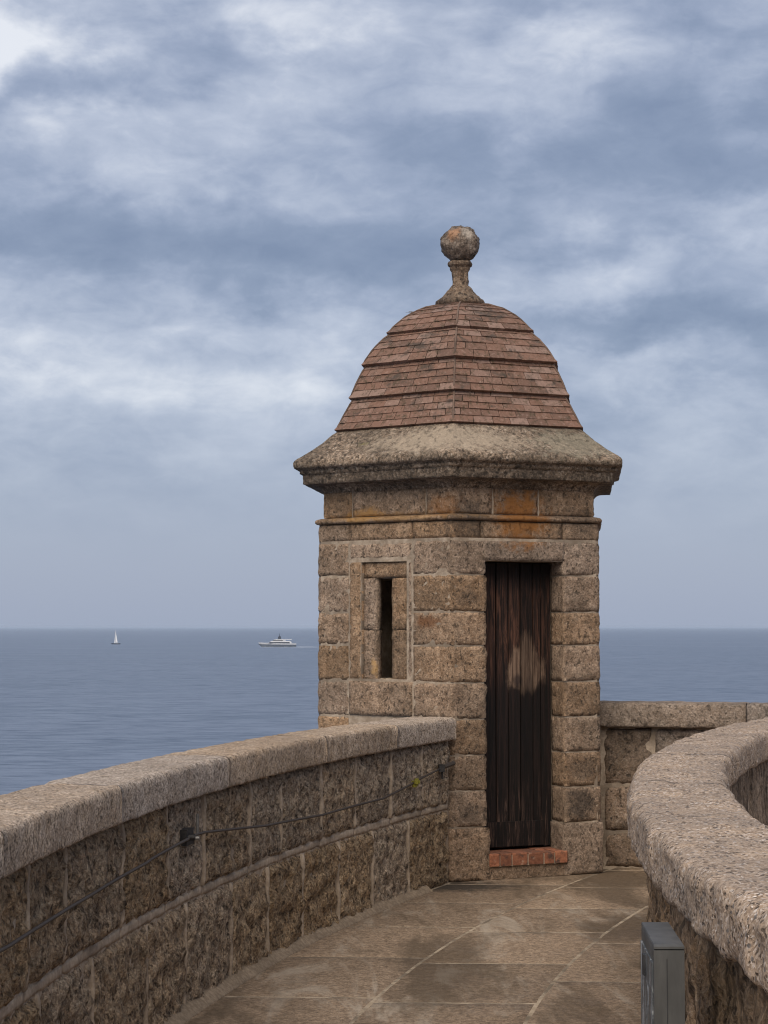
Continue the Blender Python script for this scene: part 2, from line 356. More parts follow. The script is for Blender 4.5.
def sea_mat():
    m, n, b = material('sea water'); P = position(n)
    a1 = n.noise(n.mapping(P, rot=(0, 0, .12), scale=(.05, .12, 1)), 1.0, 6, .62, .3)
    a2 = n.noise(n.mapping(P, rot=(0, 0, -.2), scale=(.35, .7, 1)), 1.0, 5, .65, .2)
    sw = n.noise(n.mapping(P, rot=(0, 0, .05), scale=(.0035, .012, 1)), 1.0, 5, .6, .6)
    lit = n.math('ADD', n.math('MULTIPLY', a1, .6), n.math('MULTIPLY', sw, .6))
    rp = n.noise(n.mapping(P, rot=(0, 0, .07), scale=(.10, .30, 1)), 1.0, 4, .7, .3)
    lit = n.math('ADD', n.math('MULTIPLY', rp, .55), n.math('MULTIPLY', lit, .5))
    n.put(b.inputs['Base Color'], n.mix(n.rng(lit, .40, .68), (.044, .070, .116), (.150, .188, .258)))
    b.inputs['IOR'].default_value = 1.33
    n.put(b.inputs['Roughness'], n.rng(sw, .35, .65, .38, .52))
    h = n.math('ADD', n.math('MULTIPLY', a1, 2.6), n.math('MULTIPLY', a2, .7))
    n.put(b.inputs['Normal'], n.bump(h, .55, 1.0))
    return m
M['sea'] = sea_mat()
M['ground'] = simple('fort ground', (.14, .11, .08), (.22, .17, .125), 3, .95)

# ---------------------------------------------------------------- building helpers
def link(name, verts, faces, m, parent=None, smooth=False, mesh=None, tone=None):
    if mesh is None:
        mesh = bpy.data.meshes.new(name)
        mesh.from_pydata([tuple(v) for v in verts], [], faces)
        if isinstance(m, (list, tuple)):
            for x in m: mesh.materials.append(x)
        else: mesh.materials.append(m)
        if smooth: mesh.polygons.foreach_set('use_smooth', [True]*len(mesh.polygons))
        if tone is not None:
            a = mesh.attributes.new('tone', 'FLOAT', 'FACE'); a.data.foreach_set('value', tone)
        mesh.update()
    o = bpy.data.objects.new(name, mesh); COL.objects.link(o)
    if parent is not None:
        o.parent = parent
    return o
def base_of(parent):
    v = Vector((0, 0, 0))
    while parent is not None: v += parent.location; parent = parent.parent
    return v
def part(name, verts, faces, m, parent=None, **kw):
    """verts in world metres; stored relative to the thing they belong to"""
    b = base_of(parent)
    return link(name, [(v[0]-b.x, v[1]-b.y, v[2]-b.z) for v in verts], faces, m, parent, **kw)
def thing(name, loc, label, cat, group=None):
    o = bpy.data.objects.new(name, None); COL.objects.link(o); o.location = loc; o.empty_display_size = .2
    o['label'] = label; o['category'] = cat
    if group: o['group'] = group
    if cat: o['kind'] = 'thing'
    return o
def fract(p, f, octs=4, H=.9): return noise.fractal(Vector(p)*f, H, 2.0, octs)

def resample(poly, ds):
    """points, mitred outward normals and lengths along an open polyline (outward = right of travel)"""
    pts, nor, acc = [], [], []
    segn = []
    for a, b in zip(poly[:-1], poly[1:]):
        t = (Vector(b)-Vector(a)).normalized(); segn.append(Vector((t.y, -t.x)))
    L = 0.0
    for i, (a, b) in enumerate(zip(poly[:-1], poly[1:])):
        a, b = Vector(a), Vector(b); ln = (b-a).length; k = max(1, round(ln/ds))
        for j in range(k):
            if j == 0 and i > 0:
                s = segn[i-1] + segn[i]; nv = s/(s.length_squared/2)
                if nv.length > 1.45: nv *= 1.45/nv.length
            else: nv = segn[i]
            pts.append(a + (b-a)*(j/k)); nor.append(nv); acc.append(L + ln*j/k)
        L += ln
    pts.append(Vector(poly[-1])); nor.append(segn[-1]); acc.append(L)
    return pts, nor, acc, L

def stone(poly, z0, z1, m, parent, depth=.08, ds=.035, dz=.035, amp=.006, freq=14, rnd=.012, out=0.0, jag=.003, gap=.006, name='stone', seed=0, octs=4, base_off=0.0, H=.8):
    """one dressed or rock-faced block lying along a wall line, rounded at its edges, its face uneven"""
    # trim by the joint
    poly = [Vector(p) for p in poly]
    d0 = (poly[1]-poly[0]).normalized(); d1 = (poly[-1]-poly[-2]).normalized()
    poly[0] = poly[0] + d0*gap; poly[-1] = poly[-1] - d1*gap
    pts, nor, acc, L = resample(poly, ds)
    zz = np.linspace(z0+gap, z1-gap, max(2, round((z1-z0)/dz))+1); nz = len(zz); ns = len(pts)
    V = []
    for i in range(ns):
        for j in range(nz):
            p = pts[i]; z = zz[j]; e = min(acc[i], L-acc[i], z-zz[0], zz[-1]-z)
            q = (p.x + seed*3.7, p.y + seed*1.3, z)
            k = min(e/max(rnd, 1e-4), 1.0)
            h = base_off + out + amp*fract(q, freq, octs, H)*(0.35+.65*k) - rnd*.75*(1-k)**2
            x = p + nor[i]*h; zq = z
            if jag:
                jx = jag*noise.noise(Vector((q[0]*40, q[1]*40, z*40)))
                if j in (0, nz-1): zq += jx*1.5
                if i in (0, ns-1): x = x + (d0 if i == 0 else d1)*jx*1.5
            V.append((x.x, x.y, zq))
    F = [(i*nz+j, (i+1)*nz+j, (i+1)*nz+j+1, i*nz+j+1) for i in range(ns-1) for j in range(nz-1)]
    ring = [(i, 0) for i in range(ns)] + [(ns-1, j) for j in range(1, nz)] + [(i, nz-1) for i in range(ns-2, -1, -1)] + [(0, j) for j in range(nz-2, 0, -1)]
    b0 = len(V)
    for (i, j) in ring:
        v = V[i*nz+j]; nv = nor[i]; V.append((v[0]-nv.x*depth, v[1]-nv.y*depth, v[2]))
    n = len(ring)
    for k in range(n):
        a = ring[k]; c = ring[(k+1) % n]
        F.append((a[0]*nz+a[1], b0+k, b0+(k+1) % n, c[0]*nz+c[1]))
    return part(name, V, F, m, parent, smooth=True)

def sweep(path, prof, m, parent, name, amp=0.0, freq=10, octs=5, closed_prof=True, caps=True, seed=0, smooth=True, closed_path=False, H=.8, vamp=0.0):
    """profile [(outward, z)] carried along a plan line [(point, mitred outward normal)]"""
    V = []; n = len(prof); k = len(path)
    for (p, nv) in path:
        for (r, z) in prof:
            q = Vector((p.x + nv.x*r, p.y + nv.y*r, z))
            if amp:
                a = amp*noise.fractal(Vector((q.x+seed, q.y, q.z))*freq, H, 2.0, octs)
                c = amp*noise.fractal(Vector((q.x+seed+31, q.y+7, q.z))*freq, H, 2.0, octs)
                q = q + Vector((nv.x, nv.y, 0))*a + Vector((0, 0, c*(.6 if not vamp else vamp)))
            V.append(q)
    F = []
    for i in range(k if closed_path else k-1):
        i2 = (i+1) % k
        for j in range(n if closed_prof else n-1):
            j2 = (j+1) % n; F.append((i*n+j, i2*n+j, i2*n+j2, i*n+j2))
    if caps and closed_prof and not closed_path:
        F.append(tuple(range(n-1, -1, -1))); F.append(tuple(range((k-1)*n, k*n)))
    return part(name, V, F, m, parent, smooth=smooth)

ARC = Vector((18.0, 4.6))
def arc_point(R, y): return Vector((ARC.x - math.sqrt(R*R - (y-ARC.y)**2), y))
def arc_path(R, y0, y1, step, side):
    """plan line on the circle of radius R; side +1 faces the centre, -1 faces away"""
    k = max(1, round(abs(y1-y0)/step)); o = []
    for i in range(k+1):
        p = arc_point(R, y0+(y1-y0)*i/k); nv = (ARC-p).normalized()*side; o.append((p, nv))
    return o
def arc_poly(R, y0, y1, step=.2): return [p for p, _ in arc_path(R, y0, y1, step, 1)]
def rounded(r0, r1, z0, z1, rad, seg=4, res=.03, rad_low=None):
    """closed rounded-rectangle profile, counter-clockwise, sides split finely enough to be roughened"""
    rl = rad if rad_low is None else rad_low; pts = []
    def edge(a, b):
        k = max(1, round(math.dist(a, b)/res))
        for i in range(k): pts.append((a[0]+(b[0]-a[0])*i/k, a[1]+(b[1]-a[1])*i/k))
    def bend(cx, cz, r, a0):
        for i in range(seg):
            a = a0 + PI/2*i/seg; pts.append((cx+r*math.cos(a), cz+r*math.sin(a)))
    edge((r0+rl, z0), (r1-rl, z0)); bend(r1-rl, z0+rl, rl, -PI/2)
    edge((r1, z0+rl), (r1, z1-rad)); bend(r1-rad, z1-rad, rad, 0)
    edge((r1-rad, z1), (r0+rad, z1)); bend(r0+rad, z1-rad, rad, PI/2)
    edge((r0, z1-rad), (r0, z0+rl)); bend(r0+rl, z0+rl, rl, PI)
    return pts
def boxv(c, s, rz=0.0):
    V = []
    for x in (-.5, .5):
        for y in (-.5, .5):
            for z in (-.5, .5):
                X, Y = x*s[0], y*s[1]
                V.append((c[0]+X*math.cos(rz)-Y*math.sin(rz), c[1]+X*math.sin(rz)+Y*math.cos(rz), c[2]+z*s[2]))
    return V, [(0, 1, 3, 2), (4, 6, 7, 5), (0, 4, 5, 1), (2, 3, 7, 6), (0, 2, 6, 4), (1, 5, 7, 3)]
def prism(poly, z0, z1):
    n = len(poly); V = [(p[0], p[1], z0) for p in poly] + [(p[0], p[1], z1) for p in poly]
    return V, [tuple(range(n-1, -1, -1)), tuple(range(n, 2*n))] + [(i, (i+1) % n, n+(i+1) % n, n+i) for i in range(n)]
def tube(pts, r, seg=8):
    V, F = [], []; pts = [Vector(p) for p in pts]
    for i, p in enumerate(pts):
        t = (pts[min(i+1, len(pts)-1)]-pts[max(i-1, 0)]).normalized()
        a = t.cross(Vector((0, 0, 1)));  a = a.normalized() if a.length > 1e-4 else Vector((1, 0, 0)); b = t.cross(a)
        for k in range(seg):
            w_ = 2*PI*k/seg; V.append(p + a*r*math.cos(w_) + b*r*math.sin(w_))
    for i in range(len(pts)-1):
        for k in range(seg): F.append((i*seg+k, i*seg+(k+1) % seg, (i+1)*seg+(k+1) % seg, (i+1)*seg+k))
    F += [tuple(range(seg-1, -1, -1)), tuple(range((len(pts)-1)*seg, len(pts)*seg))]
    return V, F
def merge(*vf):
    V, F = [], []
    for v, f in vf:
        o = len(V); V += list(v); F += [tuple(i+o for i in q) for q in f]
    return V, F
def structure(o): o['kind'] = 'structure'; return o

# ================================================================ the large setting
V = [(-60000, -3000, SEA_Z), (60000, -3000, SEA_Z), (60000, 60000, SEA_Z), (-60000, 60000, SEA_Z)]
structure(part('sea', V, [(0, 1, 2, 3)], M['sea']))
# the rampart on which the terrace lies, falling to the water
ring = [(ARC.x + 19.44*math.cos(a), ARC.y + 19.44*math.sin(a)) for a in np.linspace(0, 2*PI, 97)[:-1]]
V, F = prism(ring, SEA_Z-2, -.62); structure(part('rampart', V, F, M['ground']))
ring_o = [(ARC.x + 19.40*math.cos(a), ARC.y + 19.40*math.sin(a)) for a in np.linspace(0, 2*PI, 193)[:-1]]
ring_i = [(ARC.x + 17.0*math.cos(a), ARC.y + 17.0*math.sin(a)) for a in np.linspace(0, 2*PI, 193)[:-1]]
V = [(*p, 0) for p in ring_o] + [(*p, 0) for p in ring_i] + [(*p, -.618) for p in ring_o] + [(*p, -.618) for p in ring_i]
n_ = 192; F = []
for i in range(n_):
    j = (i+1) % n_
    F += [(i, j, n_+j, n_+i), (2*n_+i, 2*n_+j, j, i), (n_+i, n_+j, 3*n_+j, 3*n_+i)]
terrace = structure(part('terrace_floor', V, F, M['mortar_floor']))
V = [(ARC.x + 16.99*math.cos(a), ARC.y + 16.99*math.sin(a), -.60) for a in np.linspace(0, 2*PI, 97)[:-1]]
structure(part('lower_terrace', V, [tuple(range(96))], M['floor']))

# paving slabs in three curved rows; the joints are left between them
def slab(Ra, Rb, y0, y1, skew):
    g = .0015; V = []
    def cuts(ln, k, e_): return [0, e_/ln] + [i/k for i in range(1, k)] + [1-e_/ln, 1]
    ti, tj = cuts(y1-y0, 8, .014), cuts(Rb-Ra, 6, .009); a, b = len(ti)-1, len(tj)-1
    for i, u in enumerate(ti):
        for j, v in enumerate(tj):
            edge = i in (0, a) or j in (0, b)
            R = Rb - g + (Ra - Rb + 2*g)*v; yy = y0 + g + (y1-y0-2*g)*u - skew*v
            p = arc_point(R, yy); q = Vector((p.x*9, p.y*9, 3))
            wob = .005*noise.fractal(q*1.7, .6, 2, 3)
            V.append((p.x + wob, p.y + wob, -.006 if edge else .0013 + .0006*noise.noise(q*.6)))
    F = [(i*(b+1)+j, i*(b+1)+j+1, (i+1)*(b+1)+j+1, (i+1)*(b+1)+j) for i in range(a) for j in range(b)]
    part('slab', V, F, M['floor'], terrace, smooth=True)
rows = [(18.45, 19.17, [5.65, 6.6, 7.55, 8.53, 9.54, 10.5, 11.4, 12.2, 13.0], .03), (17.73, 18.45, [5.5, 6.45, 7.4, 8.40, 9.37, 10.32, 11.17, 12.05, 12.9, 13.6], .03),
        (17.19, 17.73, [5.2, 6.1, 7.0, 7.95, 8.9, 9.95, 11.0, 11.9, 12.75, 13.6], .05)]
for Ra, Rb, ys, sk in rows:
    y_first = [1.6, 2.6, 3.6, 4.6]
    for y0, y1 in zip(([*y_first] + ys)[:-1], ([*y_first] + ys)[1:]): slab(Ra, Rb, y0, y1, sk)

# ================================================================ left parapet
LP = thing('parapet_wall', (-.6, 8.5, 0), 'long curved parapet of rough brown stones on the left with a cable along it', 'wall', None)
RL = 19.19; YEND = 12.30; Y0 = 2.4
core = [p for p in arc_poly(RL+.003, Y0, YEND, .25)] + [p for p in reversed(arc_poly(19.42, Y0, YEND-.25, .25))]
V, F = prism(core, -.6, .925); part('mortar_core', V, F, M['mortar_rock'], LP)
random.seed(11)
up = [2.4, 3.0, 3.55, 4.15, 4.75, 5.35, 5.995, 6.473, 7.236, 7.866, 8.40, 9.10, 9.58, 10.22, 10.77, 11.346, 11.85, 12.29]
lo = [2.4, 2.9, 3.6, 4.2, 4.85, 5.5, 6.15, 6.831, 7.578, 8.149, 8.816, 9.381, 9.927, 10.497, 11.048, 11.62, 12.29]
k = 0
for ys, z0, z1 in ((up, .50, .93), (lo, -.02, .478)):
    for y0, y1 in zip(ys[:-1], ys[1:]):
        fine = .026 if y0 > 4.6 else .05
        stone(arc_poly(RL, y0, y1, .15), z0, z1, M['rock'], LP, depth=.10, ds=fine, dz=fine, amp=.022, freq=13, rnd=.026, base_off=.013, jag=.006, gap=.008, seed=k, octs=5, H=.42); k += 1
# pointing, standing a little proud of the worn faces
for ys, z0, z1 in ((up, .512, .925), (lo, .0, .468)):
    for y_ in ys[1:-1]:
        wd_ = random.uniform(.010, .017); lean = random.uniform(-.012, .012)
        stone(arc_poly(RL, y_-wd_, y_+wd_, .1), z0, z1, M['mortar_rock'], LP, depth=.05, ds=.011, dz=.03, amp=.010, freq=9, rnd=.010, base_off=random.uniform(.012, .018), jag=.004, gap=0, name='mortar_joint', seed=y_, octs=4)
for y0, y1 in zip(up[:-1], up[1:]):
    stone(arc_poly(RL, y0, y1, .1), (.472 + random.uniform(-.004, .004)), .510, M['mortar_rock'], LP, depth=.05, ds=.03, dz=.012, amp=.005, freq=9, rnd=.004, base_off=.003, jag=.007, gap=0, name='mortar_joint', seed=y0, octs=4)
# coping, in long stones
cys = [2.4, 3.9, 5.5, 7.02, 8.6, 10.15, 11.3, 12.26]
for i, (y0, y1) in enumerate(zip(cys[:-1], cys[1:])):
    sweep(arc_path(19.13, y0+.002, y1-.002, .035, 1), rounded(-.335, 0.0, .925, 1.072, .028, 3, .03, .014), M['coping'], LP, 'coping_stone', .0075, 13, 5, seed=0)
# mortar fillet at the foot
fp = [(.0, -.01), (.062, -.008), (.056, .006), (.034, .024), (.0, .05)]
sweep(arc_path(RL, Y0, 11.9, .03, 1), fp, M['fillet'], LP, 'base_fillet', .0022, 2.2, 3)

# ================================================================ right parapet
RP = thing('parapet_wall', (1.0, 6.5, 0), 'thick curved parapet with pebbly pitted coping in the right foreground, hollow side turned right', 'wall', None)
ra, rb = 17.18, 16.98; YR = 12.30
core = [p for p in arc_poly(ra+.022-.044, 1.6, YR, .2)] + [p for p in reversed(arc_poly(rb+.012, 1.6, YR, .2))]
V, F = prism(core, -.6, .93); part('mortar_core', V, F, M['mortar_rock'], RP)
ys = [1.6, 2.3, 2.95, 3.6, 4.25, 4.95, 5.6, 6.3, 7.0, 7.65, 8.3, 9.0, 9.65, 10.3, 10.95, 11.6, YR]
for kk, (y0, y1) in enumerate(zip(ys[:-1], ys[1:])):
    for z0, z1, sh in ((.49, .93, 0), (0, .49, .3)):
        a, b = max(1.6, y0-sh), (YR if y1 == YR else y1-sh)
        fine = .022 if 3.0 < y0 < 6 else .04
        stone(list(reversed(arc_poly(ra, a, b, .15))), z0, z1, M['streaky'], RP, depth=.09, ds=fine, dz=fine, amp=.02, freq=9, rnd=.02, base_off=.002, jag=.005, gap=.007, seed=kk, octs=5, H=.55)
        stone(arc_poly(rb, a, b, .15), z0 if z0 else -.6, z1, M['streaky'], RP, depth=.08, ds=.06, dz=.06, amp=.014, freq=8, rnd=.02, jag=.005, gap=.006, seed=kk+50, octs=4)
cys = [1.6, 3.55, 5.75, 7.02, 8.55, 10.1, 11.4, YR+.1]
for i, (y0, y1) in enumerate(zip(cys[:-1], cys[1:])):
    fine = .016 if y0 > 2.5 and y0 < 7 else .028
    sweep(arc_path(17.255, y0+.0015, y1-.0015, fine, -1), rounded(-.365, 0.0, .922, 1.083, .04, 5, fine, .03), M['pebbly'], RP, 'coping_stone', .017, 7.5, 6, seed=5, H=.75)

# ================================================================ rear parapet
BP = thing('parapet_wall', (2.0, 13.1, 0), 'short straight parapet running right from the tower behind the curved wall', 'wall', None)
a0, a1 = Vector((1.49, 13.07)), Vector((4.3, 12.28)); dv = (a1-a0).normalized(); nv = Vector((dv.y, -dv.x))
def bp(t, o=0.0): return a0 + dv*t + nv*o
LB = (a1-a0).length
core = [bp(-.05, -.012), bp(LB, -.012), bp(LB, -.30), bp(-.05, -.30)]
V, F = prism(core, -.6, .975); part('mortar_core', V, F, M['mortar'], BP)
for z0, z1, js in ((0, .245, [.03, .62, 1.3, 2.0, LB]), (.245, .565, [.03, .55, 1.2, 1.95, LB]), (.565, .972, [.03, .38, 1.0, 1.7, LB])):
    for t0_, t1_ in zip(js[:-1], js[1:]):
        stone([bp(t0_), bp(t1_)], z0, z1, M['rear'], BP, ds=.03, dz=.03, amp=.020, freq=9, rnd=.022, base_off=.002, gap=.009, jag=.005, seed=z0*10+t0_, octs=5, H=.6)
js = [-.035, 1.02, 2.0, LB]
for t0_, t1_ in zip(js[:-1], js[1:]):
    k = max(2, round((t1_-t0_)/.04)); pth = [(bp(t0_+.003+(t1_-t0_-.006)*i/k), nv) for i in range(k+1)]
    sweep(pth, rounded(-.31, .07, .972, 1.138, .04, 4, .035, .015), M['coping_rear'], BP, 'coping_stone', .011, 10, 5, H=.7)

# ================================================================ watchtower
WT = thing('watchtower', (CX, CY, 0), 'hexagonal brown stone watchtower with tiled dome, ball finial and dark plank door', 'watchtower')
L = RW
def hexpoint(s, out=0.0):
    """point at length s round the tower plan from the near edge (right face positive), moved outward"""
    k = math.floor(s/L + 1e-9); A, B = corner(k), corner(k+1); u = s - k*L; dd = (B-A)/L; nn = Vector((dd.y, -dd.x))
    return A + dd*u + nn*out
def hexline(s0, s1):
    pts = [hexpoint(s0)]; k = math.floor(s0/L + 1e-6) + 1
    while k*L < s1 - 1e-6: pts.append(corner(k)); k += 1
    A, B = corner(math.ceil(s1/L - 1e-6)-1), corner(math.ceil(s1/L - 1e-6)); u = s1 - (math.ceil(s1/L - 1e-6)-1)*L
    pts.append(A + (B-A)*(u/L)); return pts
def hexring(R): return [corner(k, R) for k in range(6)]
ZC = [0.0, .35, .587, .82, 1.055, 1.293, 1.537, 1.76, 2.007, 2.238]
DU0, DU1, DREC = .252, .838, .19           # door opening along the right face, and how deep the door sits
CD = .0028                              # mortar core, slightly behind the stone faces
def core_slab(z0, z1, door, slit):
    def fp_(k, u, dep):                     # point on face k, u along it, dep inwards
        A, B = corner(k), corner(k+1); dd = (B-A)/L; nn = Vector((dd.y, -dd.x)); return A + dd*u - nn*dep
    e = .012; out = []
    for k in (0, 1, 2, 3, 4, 5):
        out += [fp_(k-1, L-.022, CD), fp_(k, .022, CD)]
        if k == 0 and door: out += [fp_(0, DU0-.01, e), fp_(0, DU0-.01, .32), fp_(0, DU1+.01, .32), fp_(0, DU1+.01, e)]
        if k == 5 and slit:                 # left face; u counted from its far corner here
            a, b, pa, pb = L-.627-.008, L-.502+.008, L-.742-.004, L-.372+.004
            out += [fp_(5, pa, e-.008), fp_(5, pa, .055)]
            if slit == 2: out += [fp_(5, a, .055), fp_(5, a, .085), fp_(5, a-.25, .10), fp_(5, a-.25, .75), fp_(5, b+.2, .75), fp_(5, b+.2, .10), fp_(5, b, .085), fp_(5, b, .055)]
            out += [fp_(5, pb, .055), fp_(5, pb, e-.008)]
    V, F = prism(out, z0, z1); return V, F
cores = merge(core_slab(-1.2, .075, False, False), core_slab(.075, 1.31, True, False), core_slab(1.31, 1.99, True, 2), core_slab(1.99, 2.10, True, 1), core_slab(2.10, 2.25, False, False))
part('mortar_core', *cores, M['mortar'], WT)
# corbelled foot below the terrace
foot = [corner(k, RW+.02) for k in range(6)]
V = [(*p, -.6) for p in foot] + [(CX + (p.x-CX)*.5, CY + (p.y-CY)*.5 - .3, -2.4) for p in foot]
part('corbel', V, [(i, 6+i, 6+(i+1) % 6, (i+1) % 6) for i in range(6)] + [tuple(range(6)), tuple(range(11, 5, -1))], M['ground'], WT)

def rec(u, dep):                            # a point on the door face, dep inwards
    x, y, _ = on_right(u, 0, -dep); return Vector((x, y))
def recl(u, dep):
    x, y, _ = on_left(u, 0, -dep); return Vector((x, y))
sd = 0
TS = dict(ds=.026, dz=.026, amp=.0055, freq=21, rnd=.0045, octs=5, H=.5, gap=.0062, base_off=0.0, jag=.0035)
for i in range(9):
    z0, z1 = ZC[i], ZC[i+1]; sd += 1
    fat = .014 if i == 0 else 0.0
    # near edge: one block turning the corner, with its return into the doorway
    near = [hexpoint(-.318), corner(0), rec(DU0, 0), rec(DU0, DREC)]
    stone(near, z0, z1, M['tower'], WT, seed=sd, out=fat, **TS)
    # right edge: return of the doorway, pier, round the corner
    right = [rec(DU1, DREC), rec(DU1, 0), corner(1), hexpoint(L+.29)]
    stone(right, z0, z1, M['tower'], WT, seed=sd+20, out=fat, **TS)
    stone(hexline(-L-.30, -.847), z0, z1, M['tower'], WT, seed=sd+40, **TS)
    for kc in (2, 3, 4):
        stone(hexline(kc*L-.29, kc*L+.29), z0, z1, M['tower'], WT, seed=sd+60*kc, **{**TS, 'ds': .07, 'dz': .07})
    for kf in (1, 2, 3, 4):
        a_, b_ = kf*L+.29, (kf+1)*L-(.29 if kf < 4 else .30)
        stone(hexline(a_, b_), z0, z1, M['tower'], WT, seed=sd+300*kf, **{**TS, 'ds': .07, 'dz': .07})
    if i < 4:                               # under the loophole
        off = -.022 if i == 3 else 0.0
        stone(hexline(-.847, -.318), z0, z1, M['tower'], WT, seed=sd+500, out=off, **TS)
# loophole surround
TP = {**TS, 'amp': .004, 'rnd': .007}
def lp(u0, u1, dep): return [recl(u0, dep), recl(u1, dep)]      # u falls along the travel direction
stone(lp(.849, .315, 0), 1.06, 1.298, M['tower'], WT, name='sill', out=.010, seed=701, **TS)
stone(lp(.854, .309, 0), 2.112, 2.238, M['tower'], WT, seed=702, **TP)
stone(lp(.855, .742, 0), 1.298, 2.112, M['tower'], WT, seed=703, **{**TP, 'gap': .004})
stone(lp(.372, .308, 0), 1.298, 2.112, M['tower'], WT, seed=704, **{**TP, 'gap': .004, 'rnd': .014})
stone(lp(.742, .372, .022), 1.992, 2.112, M['tower'], WT, name='lintel', seed=705, **{**TP, 'gap': .003})
for z0, z1 in ((1.298, 1.64), (1.64, 1.992)):
    stone([recl(.742, .022), recl(.627, .022), recl(.627, .085)], z0, z1, M['tower'], WT, name='jamb', seed=706+z0, **{**TP, 'gap': .0025, 'rnd': .004, 'amp': .003, 'jag': .0015})
    stone([recl(.502, .085), recl(.502, .022), recl(.372, .022)], z0, z1, M['tower'], WT, name='jamb', seed=716+z0, **{**TP, 'gap': .0025, 'rnd': .004, 'amp': .003, 'jag': .0015})
# rubble on the loophole sill
rb_ = []
for q in range(14):
    u = random.uniform(.50, .62); dep = random.uniform(.0, .05); x, y, _ = on_left(u, 0, -dep); s_ = random.uniform(.008, .018)
    rb_.append(boxv((x, y, 1.303+s_*.3), (s_*1.4, s_, s_), random.uniform(0, 3)))
o = part('rubble', *merge(*rb_), M['mortar_floor'], WT); o['kind'] = 'stuff'
# door lintel
stone([rec(DU0-.03, 0), rec(DU1+.015, 0)], 2.096, 2.238, M['tower'], WT, name='lintel', depth=.2, seed=731, out=.004, **TS)
# stones above the doorway piers share the top course, so they stop short of the lintel ends by their joints

# string course: fascia blocks and a roll on top
for (a_, b_, s0_) in ((-L-.25, -.849, 1), (-.849, -.325, 2), (-.325, .215, 3), (.215, .837, 4), (.837, L+.25, 5), (L+.25, 2*L-.2, 6), (2*L-.2, 3*L-.2, 7), (3*L-.2, 4*L-.2, 8), (4*L-.2, 5*L-.25, 9)):
    stone(hexline(a_, b_), 2.243, 2.366, M['tower'], WT, name='string_block', seed=800+s0_, **{**TS, 'out': 0} if False else {**TS, 'gap': .006, 'base_off': -.002})
def hexsweep(prof, m, name, step=.035, amp=.006, freq=14, H=.7, smooth=True, octs=5):
    """profile [(corner radius, z)] carried round the hexagon, mitred at its corners"""
    kk = round(L/step); V = []; n = len(prof)
    for k in range(6):
        for j in range(kk):
            for (r_, z_) in prof:
                A, B = corner(k, r_), corner(k+1, r_); p = A + (B-A)*(j/kk); q_ = Vector((p.x, p.y, z_))*freq
                o_ = (p - Vector((CX, CY))).normalized()*amp*noise.fractal(q_, H, 2.0, octs)
                V.append((p.x+o_.x, p.y+o_.y, z_ + amp*.6*noise.fractal(q_ + Vector((31, 7, 0)), H, 2.0, octs)))
    m_ = 6*kk; F = [(i*n+j, ((i+1) % m_)*n+j, ((i+1) % m_)*n+j+1, i*n+j+1) for i in range(m_) for j in range(n-1)]
    return part(name, V, F, m, WT, smooth=smooth)
hexsweep([(RW+x*1.155, z) for x, z in ((-.12, 2.366), (.0, 2.366), (.012, 2.369), (.020, 2.376), (.022, 2.386), (.016, 2.396), (.004, 2.402), (-.016, 2.407), (-.035, 2.41), (-.12, 2.41))], M['tower'], 'string_moulding', amp=.004)
for (a_, b_, s0_) in ((-L-.25, -.850, 1), (-.850, -.235, 2), (-.235, .324, 3), (.324, .672, 4), (.672, L+.25, 5), (L+.25, 2*L-.2, 6), (2*L-.2, 3*L-.2, 7), (3*L-.2, 4*L-.2, 8), (4*L-.2, 5*L-.25, 9)):
    stone(hexline(a_, b_), 2.405, 2.60, M['tower'], WT, name='frieze_block', seed=830+s0_, **{**TS, 'base_off': -.034, 'gap': .008})
V, F = prism(hexring(RW-.052), 2.25, 2.66); part('frieze_core', V, F, M['mortar'], WT)
# cornice: cove, drip, fascia, bead and weathered slope
ap = math.cos(PI/6)
def q(R, z): return (R, z)
def split(pts, res):
    o = []
    for a, b in zip(pts[:-1], pts[1:]):
        k = max(1, round(math.dist(a, b)/res)); o += [(a[0]+(b[0]-a[0])*i/k, a[1]+(b[1]-a[1])*i/k) for i in range(k)]
    return o + [pts[-1]]
cp_ = split([q(.70, 2.56), q(1.076, 2.585), q(1.085, 2.604), q(1.105, 2.624), q(1.145, 2.640), q(1.220, 2.642), q(1.228, 2.646), q(1.232, 2.705), q(1.232, 2.712), q(1.256, 2.716), q(1.258, 2.733), q(1.258, 2.740), q(1.282, 2.747),
      q(1.299, 2.752), q(1.305, 2.768), q(1.304, 2.792), q(1.293, 2.806), q(1.27, 2.822), q(1.19, 2.868), q(1.09, 2.935), q(1.01, 3.000), q(.975, 3.022), q(.70, 3.03)], .02)
hexsweep(cp_, M['cornice'], 'cornice', step=.022, amp=.0032, freq=16, H=.55)

# ---- dome
RF = thing('roof', (0, 0, 0), '', ''); del RF['label']; del RF['category']; RF.parent = WT
# bands: lower edge (R,z), upper edge (R,z), bulge, courses
BANDS = [((.979, 3.030), (.836, 3.275), .004, 5, .135), ((.870, 3.262), (.740, 3.512), .010, 5, .135), ((.777, 3.500), (.543, 3.750), .022, 5, .135), ((.585, 3.737), (.165, 3.975), .045, 7, .125)]
def band_curve(b, t):
    (r0, z0), (r1, z1), bul, _, _ = b; k = 4*t*(1-t)*bul; ln = math.hypot(r1-r0, z1-z0); nx, nz = (z1-z0)/ln, (r0-r1)/ln
    return Vector((r0+(r1-r0)*t + nx*k, z0+(z1-z0)*t + nz*k))
